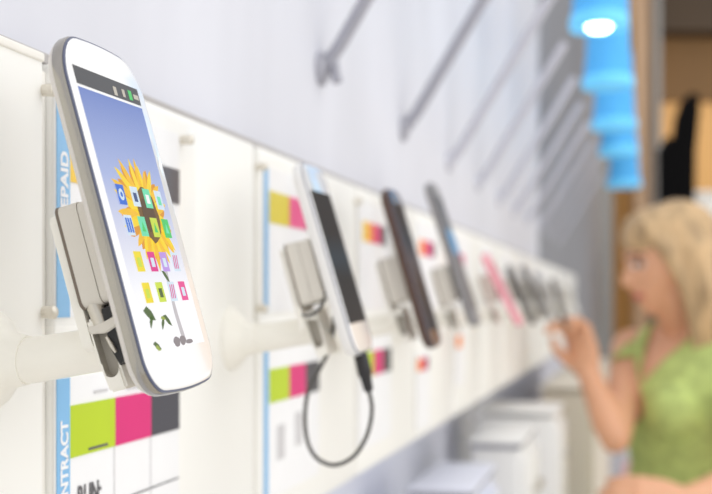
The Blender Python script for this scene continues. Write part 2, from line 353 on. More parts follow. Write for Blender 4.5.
def make_stand():
    t = empty('phone_stand', BASE)
    bm = bmesh.new(); lathe(bm, [(0.0205, 0.0), (0.0205, 0.002), (0.0185, 0.005), (0.0145, 0.008), (0.0112, 0.012), (0.0098, 0.018)], (0, 0, 0), (1, 0, 0), 36)
    obj('base_flange', bm, M['stand'], t)
    end = loc0(2, -46, -25)
    bm = bmesh.new(); tube(bm, [Vector((0.006, 0, 0)), Vector((0.02, 0, 0)), lerp(Vector((0.02, 0, 0)), end, 0.55), end], [0.0094, 0.0092, 0.0088, 0.0086], 28)
    obj('arm', bm, M['stand'], t)
    # long back plate of the bracket
    def rr(u0, u1, v0, v1, r, n=5):
        pts = []
        for cx, cy, a0 in ((u1 - r, v1 - r, 0), (u0 + r, v1 - r, 90), (u0 + r, v0 + r, 180), (u1 - r, v0 + r, 270)):
            for k in range(n + 1):
                a = math.radians(a0 + 90 * k / n); pts.append((cx + r * math.cos(a), cy + r * math.sin(a)))
        return pts
    bm = bmesh.new(); prism(bm, rr(-17, 17, -46, 7, 4), -30, -26, loc0); br = obj('bracket_plate', bm, M['stand'], t)
    # chunky lower foot with a round-ended channel carved into its side
    side = [(-34.5, -17.3), (-34.5, -25.6), (-50, -25.2), (-63, -23.6), (-63, -16.4), (-55, -16.9)]
    bm = bmesh.new(); loft(bm, [[loc0(u, v, n) for v, n in side] for u in (-18, 16)])
    bmesh.ops.recalc_face_normals(bm, faces=bm.faces)
    bmesh.ops.bevel(bm, geom=list(bm.edges), offset=0.0009, segments=2, affect='EDGES')
    foot = obj('bracket_foot', bm, [M['stand'], M['slotgrey']], t)
    chan = [(-39.0, -24.4)] + [(-54.5 - 3.0 * math.sin(a), -20.9 - 3.1 * math.cos(a)) for a in [k / 14 * math.pi for k in range(15)]] + [(-40.5, -17.6)]
    bm = bmesh.new(); loft(bm, [[loc0(u, v, n) for v, n in chan] for u in (-22, -12.5)], True, [1, 1])
    cut = obj('cutter', bm, [M['stand'], M['slotgrey']], t, False)
    md = foot.modifiers.new('carve', 'BOOLEAN'); md.operation = 'DIFFERENCE'; md.object = cut; md.solver = 'EXACT'
    bpy.context.view_layer.update(); dg = bpy.context.evaluated_depsgraph_get()
    nm = bpy.data.meshes.new_from_object(foot.evaluated_get(dg)); foot.modifiers.clear(); foot.data = nm
    bpy.data.objects.remove(cut)
    # grey sensor block clamped to the phone's back
    blk = rr(-20, 20, -30.5, 9, 3.5)
    bm = bmesh.new(); prism(bm, blk, -24.5, -17.0, loc0)
    bmesh.ops.bevel(bm, geom=[e for e in bm.edges if e.calc_face_angle(0) > 0.9], offset=0.0005, segments=2, affect='EDGES')
    b = obj('sensor_block', bm, M['block'], t)
    bm = bmesh.new(); prism(bm, rr(-19.7, 19.7, -30.2, 8.7, 3.3), -16.8, -9.3, loc0); obj('block_front', bm, M['block'], b)
    bm = bmesh.new(); prism(bm, rr(-20.1, 20.1, -30.7, 9.1, 3.5), -25.6, -24.4, loc0); obj('block_back_edge', bm, M['blockdark'], b)['label'] = 'dark taupe back edge'
    bm = bmesh.new(); tube(bm, [loc0(-15.5, -29, -21.5), loc0(-15.5, -34, -20.8), loc0(-15.5, -40, -20.2)], [0.0036, 0.0036, 0.0036], 18); obj('steel_pin', bm, M['steel'], t)['label'] = 'shiny steel pin'
    bm = bmesh.new(); loft(bm, [[loc0(u, v, n) for v, n in [(-32, -18), (-31.5, -9.4), (-46, -9.4), (-51, -12.5), (-54, -16.6), (-47, -18.6)]] for u in (-18.6, 10)]); obj('lock_housing', bm, M['black'], t, False)['label'] = 'black lock housing'
    bm = bmesh.new(); loft(bm, [[loc0(u, v, n) for v, n in [(-37.0, -25.0), (-40.0, -25.0), (-41.2, -18.4), (-38.2, -9.4), (-34.4, -9.4), (-37.6, -18.8)]] for u in (-19.4, -14)]); bmesh.ops.bevel(bm, geom=list(bm.edges), offset=0.0005, segments=2, affect='EDGES'); obj('link_bar', bm, M['block'], t)
    bm = bmesh.new(); tube(bm, [loc0(-19, -42.5, -18.8), loc0(-19.2, -46, -17.6), loc0(-19, -49, -16.8)], [0.0006, 0.001, 0.0006], 10); obj('lever', bm, M['steel'], t)
    return t
stand0 = make_stand()
tag(stand0, 'cream arm and grey sensor block holding the sunflower phone', 'phone stand', 'phone stands on the board')

# ------------------------------------------------------------------ smartphones
def outline(a, b, rad, bulge, n=9, inset=0.0, m=10):
    a -= inset; b -= inset; hb = b - bulge
    rt, rb = rad if isinstance(rad, tuple) else (rad, rad)
    rt = max(rt - inset, 0.5); rb = max(rb - inset, 0.5)
    pts = []
    for cx, cy, a0, r in ((a - rt, hb - rt, 0, rt), (-a + rt, hb - rt, 90, rt), (-a + rb, -hb + rb, 180, rb), (a - rb, -hb + rb, 270, rb)):
        for k in range(n + 1):
            an = math.radians(a0 + 90 * k / n); pts.append((cx + r * math.cos(an), cy + r * math.sin(an)))
        if a0 in (0, 180):
            x0, x1 = (a - r, -a + r) if a0 == 0 else (-a + r, a - r)
            y = hb if a0 == 0 else -hb
            for k in range(1, m): pts.append((lerp(x0, x1, k / m), y))
    return [(u, v + math.copysign(bulge, v) * (1 - (u / a) ** 2) * min(1, (abs(v) / hb) ** 6)) for u, v in pts]
PF = lambda u, v, n: Vector((n * 0.001, u * 0.001, v * 0.001))    # phone-local metres: X = out of the glass, Y = along the wall, Z = up
def make_phone(a, b, r, bulge, thick, m_back, m_band, m_gap, m_front, scr, m_scr, name='smartphone'):
    t = empty(name)
    T = -thick
    ring = lambda ins, n: [PF(u, v, n) for u, v in outline(a, b, r, bulge, inset=ins)]
    bm = bmesh.new(); loft(bm, [ring(9, T), ring(4.5, T + 0.35), ring(1.6, T + 1.3), ring(0.3, T + 2.9), ring(0.0, T + 3.6)]); obj('back_cover', bm, m_back, t)
    bm = bmesh.new(); loft(bm, [ring(0.05, T + 3.5), ring(-0.35, T + 4.4), ring(-0.4, -2.2), ring(-0.05, -1.4), ring(0.5, -1.2)]); obj('metal_bezel', bm, m_band, t)
    bm = bmesh.new(); loft(bm, [ring(0.15, -1.6), ring(0.1, -0.75), ring(0.9, -0.55)]); obj('seam_line', bm, m_gap, t)
    bm = bmesh.new(); loft(bm, [ring(0.9, -1.0), ring(0.85, -0.4), ring(1.3, -0.12), ring(2.2, 0.0)]); obj('front_glass', bm, m_front, t)
    u0, u1, v0, v1 = scr
    sc_ = obj('screen', B((0.00003, u0 / 1000, v0 / 1000), (0.00012, u1 / 1000, v1 / 1000)), m_scr, t, False)
    return t, sc_
def place_phone(t, c, tilt=PH['tilt'], yaw=PH['yaw'], roll=PH['roll']):
    R = phone_rot(tilt, yaw, roll)
    # columns of R map (u, v, n); the mesh uses (n, u, v)
    Rm = Matrix((( R[0][2], R[0][0], R[0][1]), (R[1][2], R[1][0], R[1][1]), (R[2][2], R[2][0], R[2][1])))
    t.location = c; t.rotation_euler = Rm.to_euler()
wall_m = screen_mat('sunflower_wallpaper_sky', [(0.0, (250, 250, 252)), (0.22, (246, 246, 250)), (0.42, (214, 216, 234)), (0.68, (160, 174, 218)), (1.0, (98, 122, 190))], -0.0525, 0.047, 0.96, 0.25, 0.3)
ph, scr = make_phone(37.4, 68.8, (17, 13), 2.4, 9.2, M['backwhite'], M['chrome'], M['gap'], M['phonewhite'], (-31.6, 29.3, -52.2, 47.0), wall_m)
place_phone(ph, PH['c'] + RP @ Vector((0.0017, -0.0004, 0)))
tag(ph, 'large white smartphone showing a sunflower picture on its screen', 'smartphone', 'smartphones on the display wall')
sb = obj('status_bar', B((0.00003, -0.0316, 0.0482), (0.00013, 0.0293, 0.0552)), M['statusbar'], ph, False)
def pscreen(name, polys, m, n, parent, th=0.00005):
    bm = bmesh.new()
    for i, po in enumerate(polys):
        mi = po[1] if isinstance(po, tuple) else 0
        p_ = po[0] if isinstance(po, tuple) else po
        prism(bm, p_, 0, th * 1000, lambda u, v, k: PF(u, v, n + k), mi)
    return obj(name, bm, m, parent, False)
def em(name, col, e=0.92):
    m = mat(name, col, 0.3, emit=e, noise=0.05, scale=300, spec=0.2)
    b = m.node_tree.nodes['Principled BSDF']
    for l in list(b.inputs['Base Color'].links): m.node_tree.links.remove(l)
    b.inputs['Base Color'].default_value = (0.02, 0.02, 0.02, 1)
    return m
E_ = {k: em('screen_' + k, c) for k, c in dict(petal=(252, 216, 14), petal2=(222, 148, 8), petal3=(246, 192, 12), core=(112, 78, 14), coredark=(84, 56, 12), green=(66, 96, 34), leafl=(150, 170, 60), stemg=(196, 192, 196), pot=(140, 132, 136), mint=(110, 226, 178), blue=(36, 104, 214), navy=(48, 74, 130), pale=(214, 232, 246), lime=(206, 226, 64), fresh=(70, 206, 104), magenta=(226, 40, 140), purple=(190, 150, 230), yellow=(244, 222, 20), white=(250, 250, 250), pink=(236, 70, 150)).items()}
ctr = (4.4, 0.0)
def petal(ang, r0, r1, w, bend=0.0):
    out = []; d = Vector((math.cos(ang), math.sin(ang))); q = Vector((-d.y, d.x))
    L, Rr_ = [], []
    for k in range(9):
        s = k / 8; wd = w * (math.sin(math.pi * min(1, 0.12 + s * 0.88)) ** 0.6)
        c = Vector(ctr) + d * lerp(r0, r1, s) + q * bend * s * s
        L.append(tuple(c + q * wd)); Rr_.append(tuple(c - q * wd))
    return L + Rr_[::-1][1:]
def clip(p_):
    return [(max(-31.3, min(29.0, u)), max(-52, min(46.4, v))) for u, v in p_]
petals2, petals1 = [], []
for i in range(26):
    a_ = i / 26 * 2 * math.pi + random.uniform(-.08, .08)
    ln = 22.0 + 9 * max(0, -math.cos(a_ + 0.4)) ** 3 + random.uniform(-2, 2)
    petals2.append((clip(petal(a_ + 0.12, 5, ln * 0.9, 2.7, random.uniform(-3, 3))), 0))
    petals1.append((clip(petal(a_, 5, ln, 1.9, random.uniform(-4, 4))), i % 2))
pscreen('sunflower_petal_print', petals2, E_['petal2'], 0.14, scr)
pscreen('sunflower_petal_print', petals1, [E_['petal'], E_['petal3']], 0.20, scr)
blob = lambda cx, cy, rx, ry, n=26, j=0.0: [(cx + rx * (1 + random.uniform(-j, j)) * math.cos(k / n * 2 * math.pi), cy + ry * (1 + random.uniform(-j, j)) * math.sin(k / n * 2 * math.pi)) for k in range(n)]
pscreen('sunflower_centre_print', [blob(4.4, 0.4, 10.5, 11, 26, 0.06)], E_['core'], 0.27, scr)
pscreen('sunflower_centre_print', [blob(4.4, 0.2, 6.5, 6.8, 22, 0.1)], E_['coredark'], 0.33, scr)
stem_ = [(6, -20), (4.5, -30), (3.8, -40), (5.0, -50.5), (9.0, -50.5), (7.4, -40), (7.2, -30), (8.6, -20)]
pscreen('stem_print', [stem_], E_['stemg'], 0.12, scr)
leaf = lambda x0, y0, x1, y1, w: [(x0, y0), (lerp(x0, x1, .3) - (y1 - y0) * w, lerp(y0, y1, .3) + (x1 - x0) * w), (lerp(x0, x1, .7) - (y1 - y0) * w * .8, lerp(y0, y1, .7) + (x1 - x0) * w * .8), (x1, y1), (lerp(x0, x1, .6) + (y1 - y0) * w * .5, lerp(y0, y1, .6) - (x1 - x0) * w * .5), (lerp(x0, x1, .25) + (y1 - y0) * w * .3, lerp(y0, y1, .25) - (x1 - x0) * w * .3)]
pscreen('leaf_print', [leaf(-27, -37, -17, -41, .28), leaf(-24, -44, -19, -38.5, .2), leaf(-13, -45, -8, -40, .2), leaf(-9, -39.5, -2, -44, .22), leaf(-26, -49.5, -19, -52, .22), leaf(2, -22, 8, -27, .2)], E_['green'], 0.16, scr)
pscreen('leaf_print', [leaf(-24.5, -51, -20, -52.2, .3), leaf(-12, -40.5, -7, -41, .2)], E_['leafl'], 0.22, scr)
pscreen('pot_print', [blob(-1.5, -50.2, 3.6, 1.9, 14, 0.12), blob(5, -50.0, 3.4, 1.9, 14, .12), blob(12, -50.9, 4.2, 0.9, 12, .1)], E_['pot'], 0.18, scr)
rect = lambda x, y, w, h: [(x - w, y - h), (x + w, y - h), (x + w, y + h), (x - w, y + h)]
COLS = (-18.7, -5.3, 7.3, 19.6); ROWS = (7.2, -4.6, -18.5, -30.5)
ICON = [[('blue', 'pale'), ('pale', 'navy'), ('mint', 'white'), ('pale', 'mint')],
        [('pale', 'blue'), ('mint', 'fresh'), ('lime', 'fresh'), ('fresh', 'mint')],
        [('yellow', 'lime'), ('magenta', 'pale'), ('purple', 'pale'), ('pale', 'magenta')],
        [('yellow', 'lime'), ('lime', 'green'), ('pale', 'magenta'), ('pink', 'pale')]]
for j, y in enumerate(ROWS):
    for i, x in enumerate(COLS):
        c1, c2 = ICON[j][i]
        bm = bmesh.new(); n0 = 0.40
        fn = lambda u, v, k: PF(u, v, n0 + k)
        prism(bm, rect(x, y, 3.6, 3.9), 0, 0.05, fn, 0)
        if (i, j) == (0, 0): prism(bm, blob(x, y, 2.3, 2.3, 14), 0.06, 0.1, fn, 1); prism(bm, blob(x, y, 1.1, 1.1, 10), 0.11, 0.14, fn, 0)
        elif (i, j) == (0, 1):
            for q in (-2.2, 0, 2.2): prism(bm, rect(x + q, y, 0.75, 2.8), 0.06, 0.1, fn, 1)
        elif j >= 2 and c1 == 'pale':
            for q in (-1.9, 0, 1.9): prism(bm, [(x + q - .9, y - 2.8), (x + q - .1, y - 2.8), (x + q + 1.1, y + 2.8), (x + q + .3, y + 2.8)], 0.06, 0.1, fn, 1)
        elif j == 1: prism(bm, [(x - 1.8, y - 2), (x + 1.8, y - 2), (x, y + 2)], 0.06, 0.1, fn, 1)
        else: prism(bm, rect(x, y - .3, 1.7, 1.8), 0.06, 0.1, fn, 1)
        obj('app_icon', bm, [E_[c1], E_[c2]], scr, False)
pscreen('battery_icon', [rect(19.5, 51.2, 1.7, 2.0)], E_['fresh'], 0.16, sb)
pscreen('signal_icon', [rect(4, 50.6, 1.6, 1.8), rect(12.5, 51, 1.4, 1.6)], M['slotgrey'], 0.16, sb)
pscreen('clock_icon', [rect(25.5, 51.2, 2.6, 1.0)], M['slotgrey'], 0.16, sb)

blackscr = screen_mat('switched_off_screen_with_glow', [(0.0, (48, 42, 40)), (0.35, (34, 30, 30)), (0.5, (40, 52, 62)), (0.68, (36, 27, 24))], -0.045, 0.045, 0.9)  # unlit screen given a faint glow, its tonal bands painted in
brownscr = screen_mat('brown_screen_painted_reflection', [(0.0, (58, 48, 52)), (0.35, (84, 60, 50)), (0.55, (100, 88, 92)), (0.72, (52, 58, 70)), (1.0, (58, 42, 36))], -0.05, 0.05, 0.6)  # reflected tones painted into the screen as a glow
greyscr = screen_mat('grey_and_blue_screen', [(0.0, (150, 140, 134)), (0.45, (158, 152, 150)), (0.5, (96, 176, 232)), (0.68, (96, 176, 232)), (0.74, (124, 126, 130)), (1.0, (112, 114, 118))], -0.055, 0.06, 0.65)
pinkscr = screen_mat('pink_screen', [(0.0, (248, 196, 200)), (1.0, (236, 120, 144))], -0.04, 0.04, 0.6)
darkscr = screen_mat('dark_grey_screen', [(0.0, (92, 84, 78)), (1.0, (70, 64, 58))], -0.04, 0.04, 0.6)
def pw(px0, py0, px1, py1): pass
def phone_on_wall(dy, z, a, b, r, bulge, thick, mats, scr_, ms, label, tilt=PH['tilt'], dx=0.0):
    dx += 0.016 * math.tan(max(0, PH['tilt'] - tilt)) + 0.0003; thick = 9.1; up_ = RP @ Vector((0, z - 0.0336, 0))
    z = 0.0336 + up_.z; dx += up_.x; dy += up_.y
    t, s = make_phone(a, b, r, bulge, thick, *mats, scr_, ms)
    place_phone(t, PH['c'] + Vector((dx, dy, z - 0.0336)), tilt)
    return tag(t, label, 'smartphone', 'smartphones on the display wall')
WH = (M['white'], M['white'], M['gap'], M['phonewhite'])
BR = (M['bronze'], M['bronze'], M['gap'], M['bronzeglass'])
GY = (M['graycase'], M['graycase'], M['gap'], M['graycase'])
PK = (M['pink'], M['pink'], M['pink'], M['pink'])
DK = (M['dark'], M['dark'], M['gap'], M['dark'])
OFF = [0, 0.283, 0.546, 0.80, 1.165, 1.40, 1.63, 1.87, 2.14, 2.55, 2.95]
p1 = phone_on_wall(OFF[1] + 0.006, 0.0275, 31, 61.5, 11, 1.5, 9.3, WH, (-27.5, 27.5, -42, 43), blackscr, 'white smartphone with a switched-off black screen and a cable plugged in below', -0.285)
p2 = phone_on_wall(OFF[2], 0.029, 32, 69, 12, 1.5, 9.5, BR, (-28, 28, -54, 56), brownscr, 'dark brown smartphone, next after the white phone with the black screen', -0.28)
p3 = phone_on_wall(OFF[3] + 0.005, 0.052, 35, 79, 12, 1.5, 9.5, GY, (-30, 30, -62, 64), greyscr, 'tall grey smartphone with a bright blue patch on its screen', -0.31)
p4 = phone_on_wall(OFF[4] - 0.01, 0.018, 35, 54, 11, 1.5, 10, PK, (-25, 25, -38, 40), pinkscr, 'pink smartphone on the wall between grey and dark phones', -0.47)
FAR = [(0.012, 30, 50, DK, darkscr, 'dark phone standing next after the pink phone', -0.42), (0.018, 30, 50, DK, darkscr, 'dark phone standing second after the pink phone', -0.38), (0.012, 30, 50, GY, darkscr, 'dark grey phone standing third after the pink phone', -0.34)]
for i, (z, a, b, mm, ss, lab, ti) in enumerate(FAR):
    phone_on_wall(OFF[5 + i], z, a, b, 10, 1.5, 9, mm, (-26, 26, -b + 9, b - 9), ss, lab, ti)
for i in (9, 10):
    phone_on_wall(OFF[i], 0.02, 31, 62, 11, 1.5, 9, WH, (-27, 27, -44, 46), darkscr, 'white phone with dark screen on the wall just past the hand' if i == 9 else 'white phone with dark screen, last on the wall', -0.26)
NAMES = ['', 'behind the white phone with the black screen', 'behind the dark brown phone', 'behind the tall grey phone', 'behind the pink phone', 'behind the first dark phone after the pink one', 'behind the second dark phone after the pink one', 'behind the third dark phone after the pink one', 'beside the hand of the woman', 'behind the white phone just past the hand', 'behind the last white phone on the wall']
for k in range(1, 11):
    c = copy_tree(stand0)
    for ch in list(c.children):
        if ch.name.split('.')[0] in ('lock_housing', 'link_bar', 'lever', 'steel_pin'): bpy.data.objects.remove(ch)
    c.location = BASE + Vector((0, OFF[k], 0))
    tag(c, 'cream arm and grey sensor block ' + NAMES[k], 'phone stand', 'phone stands on the board')

# ------------------------------------------------------------------ charging cable of the second phone
D1 = 0.715
t = empty('charging_cable', pt(364, 356, D1 - 0.01)); o0 = t.location.copy()
tag(t, 'dark cable hanging in a loop from the white phone with the black screen', 'cable')
pa, pb = pt(360, 352, D1), pt(369, 392, D1)
bm = bmesh.new(); tube(bm, [p - o0 for p in (pa, lerp(pa, pb, .08), lerp(pa, pb, .55), lerp(pa, pb, .62), lerp(pa, pb, .95), pb)], [0.0028, 0.0044, 0.0046, 0.0036, 0.003, 0.0018], 14); obj('plug', bm, M['plug'], t)['label'] = 'black rubber plug'
loop = [(369, 391, D1), (372, 410, D1), (367, 435, D1), (354, 456, D1), (335, 465, D1 + .005), (318, 459, D1 + .01), (308, 443, D1 + .015), (305, 418, D1 + .02), (308, 392, D1 + .025), (318, 372, D1 + .025), (328, 352, D1 + .02), (333, 332, D1 + .012), (334, 316, D1 + .01)]
bm = bmesh.new(); tube(bm, spline([pt(*q) - o0 for q in loop], 6), 0.00135, 10); obj('cord', bm, M['cable'], t)
t = empty('short_wire', pt(326, 296, 0.70)); o0 = t.location.copy(); tag(t, 'short thin grey wire curling under the sensor block of the second phone', 'cable')
bm = bmesh.new(); tube(bm, spline([pt(*q) - o0 for q in [(324, 292, .70), (322, 305, .70), (313, 314, .70), (303, 315, .705), (298, 306, .715)]], 6), 0.0011, 8); obj('cord', bm, M['cable'], t)

# ------------------------------------------------------------------ slanted rods on the wall above the board
RODS = [1.005, 1.355, 1.68, 1.98, 2.28, 2.56, 2.84, 3.16, 3.5, 3.9]
for k, d in enumerate(RODS):
    y = (d - W * ST) / CT; z = zc + 0.205
    t = empty('wall_rod', (-0.0195, y, z)); tag(t, 'slanted grey rod on the wall, %s from the front' % ORD[k] if k else 'slanted grey rod with a hooked end high above the white phone', 'rod', 'slanted rods above the board')
    bm = bmesh.new(); tube(bm, [(0.004, 0, 0.0), (0.018, 0, 0.018), (0.10, 0, 0.152)] + ([(0.215, 0, 0.34)] if k < 3 else [(0.15, 0, 0.234)]), 0.0072 if k else 0.006, 12); obj('rod_bar', bm, M['rod'] if k < 2 else M['rodlight'], t)
    bm = bmesh.new(); lathe(bm, [(0.015, 0), (0.015, 0.004), (0.011, 0.007)], (0, 0, 0), (1, 0, 0), 20); obj('base_plate', bm, M['rod'] if k < 2 else M['rodlight'], t)
    if k == 0:
        bm = bmesh.new(); tube(bm, [(0.012, 0, 0.014), (0.015, 0, -0.006), (0.017, 0, -0.013)], 0.0045, 10); obj('hook_end', bm, M['rod'], t)

# ------------------------------------------------------------------ blue pendant lamps
LD = [(599, 29, 58, 2.0), (608, 88, 51, 2.48), (614, 129, 45, 3.08), (618.5, 155, 39, 3.56), (624, 187, 34, 4.6)]
LL = ['blue pendant lamp with the glowing white bulb', 'blue pendant lamp next behind the glowing one', 'middle blue pendant lamp of the row', 'blue pendant lamp, last but one of the row', 'smallest and lowest blue pendant lamp at the end of the row']
for k, (px, py, w, d) in enumerate(LD):
    q = pt(px, py, d); r = w / 2 / F_PX * d; H = 0.24
    t = empty('pendant_lamp', q); tag(t, LL[k], 'lamp', 'row of blue pendant lamps')
    bm = bmesh.new(); lathe(bm, [(r * 0.96, 0.01), (r * 0.92, 0.035), (r * 0.84, 0.08), (r * 0.78, H * 0.8), (r * 0.6, H), (r * 0.2, H + 0.03)], (0, 0, 0), (0, 0, 1), 40); obj('lamp_shade', bm, M['lampblue'], t)
    bm = bmesh.new(); lathe(bm, [(r * 0.93, 0.004), (r, 0.0), (r * 1.01, 0.01), (r, 0.02), (r * 0.94, 0.024)], (0, 0, 0), (0, 0, 1), 40); obj('rim', bm, M['lamprim'], t)['label'] = 'lighter cyan rim'
    bm = bmesh.new(); lathe(bm, [(r * 0.95, 0.012), (r * 0.9, 0.015)], (0, 0, 0), (0, 0, 1), 40); obj('lamp_opening', bm, M['lampdisc'], t)
    if k == 0:
        bm = bmesh.new(); lathe(bm, [(0.002, -0.032), (r * 0.3, -0.029), (r * 0.54, -0.017), (r * 0.6, 0.0), (r * 0.48, 0.01)], (0.0, 0, 0.026), (0, 0, 1), 32); obj('bulb', bm, M['bulb'], t)['label'] = 'glowing white bulb'
    bm = bmesh.new(); tube(bm, [(0, 0, H + 0.02), (0, 0, 3.6 - q.z)], 0.004, 8); obj('hanging_cord', bm, M['white'], t)

# ------------------------------------------------------------------ low units under the board
def unit(name, cat, px0, px1, py, d, length, label, m, x_back=None, gap=True):
    a = at_depth(px0, d); b = at_depth(px1, d); zt = zc + (302 - py) / F_PX * d
    x0, x1 = a.x, b.x; y0 = b.y
    t = empty(name, (x0, y0, 0)); tag(t, label, cat, 'low white units under the board' if m is M['white'] else None)
    obj('cabinet_body', B((0, 0, 0.0), (x1 - x0, length, zt - 0.012), 0.006), m, t)
    obj('cabinet_top', B((-0.004, -0.004, zt - 0.006), (x1 - x0 + 0.004, length + 0.004, zt), 0.002), m, t)
    if gap: obj('shadow_line', B((-0.002, -0.002, zt - 0.013), (x1 - x0 + 0.002, length + 0.002, zt - 0.0065)), M['cabshadow'], t)  # grey strip painted in for the shadow line under the top
    dr = obj('door', B((x1 - x0 + 0.001, 0.012, 0.05), (x1 - x0 + 0.010, length - 0.012, zt - 0.03), 0.003), m, t)
    bm = bmesh.new(); tube(bm, [(x1 - x0 + 0.012, length * .3, zt - .09), (x1 - x0 + 0.022, length * .3, zt - .09), (x1 - x0 + 0.022, length * .7, zt - .09), (x1 - x0 + 0.012, length * .7, zt - .09)], 0.004, 8); obj('handle', bm, M['steel'], dr)
    return t
unit('low_cabinet', 'cabinet', 408, 470, 489, 1.5, 0.24, 'bluish white low cabinet under the board with a painted shadow line below its top, cut by the frame', M['walllow'])
unit('low_cabinet', 'cabinet', 470, 520, 441, 1.85, 0.26, 'white low cabinet under the board with a painted shadow line below its top', M['white'])
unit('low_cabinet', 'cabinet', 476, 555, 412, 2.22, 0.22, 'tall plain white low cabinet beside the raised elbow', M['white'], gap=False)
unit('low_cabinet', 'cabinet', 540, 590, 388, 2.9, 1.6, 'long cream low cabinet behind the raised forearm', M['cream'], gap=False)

# ------------------------------------------------------------------ things behind the woman
def block_at(name, cat, px0, px1, py, d, dep, label, m, parts=True):
    a = at_depth(px0, d); b = at_depth(px1, d); zt = zc + (302 - py) / F_PX * d
    t = empty(name, (a.x, a.y, 0), (0, 0, TH)); tag(t, label, cat)
    w = (b - a).length
    obj('cabinet_body', B((0, 0, 0.06), (w, dep, zt - 0.03), 0.008), m, t)
    obj('cabinet_top', B((-0.01, -0.01, zt - 0.03), (w + 0.01, dep, zt), 0.005), m, t)
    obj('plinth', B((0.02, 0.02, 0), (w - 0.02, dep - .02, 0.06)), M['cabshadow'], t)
    return t
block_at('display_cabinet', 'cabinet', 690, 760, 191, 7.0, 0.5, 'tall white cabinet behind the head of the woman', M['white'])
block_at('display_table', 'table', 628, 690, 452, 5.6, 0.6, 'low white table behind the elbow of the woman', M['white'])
a = pt(622, 470, 5.0)
t = obj('pink_carton', B((a.x, a.y, 0.0), (a.x + .3, a.y + .3, a.z), 0.01), M['pinkbox']); tag(t, 'pale pink carton on the floor behind the elbow of the woman', 'box')
sil = [(660, 150), (661, 200), (692, 200), (696, 150), (700, 112), (699, 94), (691, 93), (683, 101), (677, 118), (674, 140), (668, 136)]
bm = bmesh.new(); d = 6.6
base = [(662, 302 + CAMZ * F_PX / d), (690, 302 + CAMZ * F_PX / d)]
outl = [(660, 150)] + base + [(696, 150)] + sil[4:]
q0 = pt(676, base[0][1], d); nrm = Vector((-ST, CT, 0)) * 0.06
loft(bm, [[pt(x, y, d) - q0 for x, y in outl], [pt(x, y, d) - q0 + nrm for x, y in outl]])
t = obj('banner_stand', bm, M['matteblack'], None, False); t.location = q0; tag(t, 'tall black curved stand in front of the tan back wall', 'display stand')

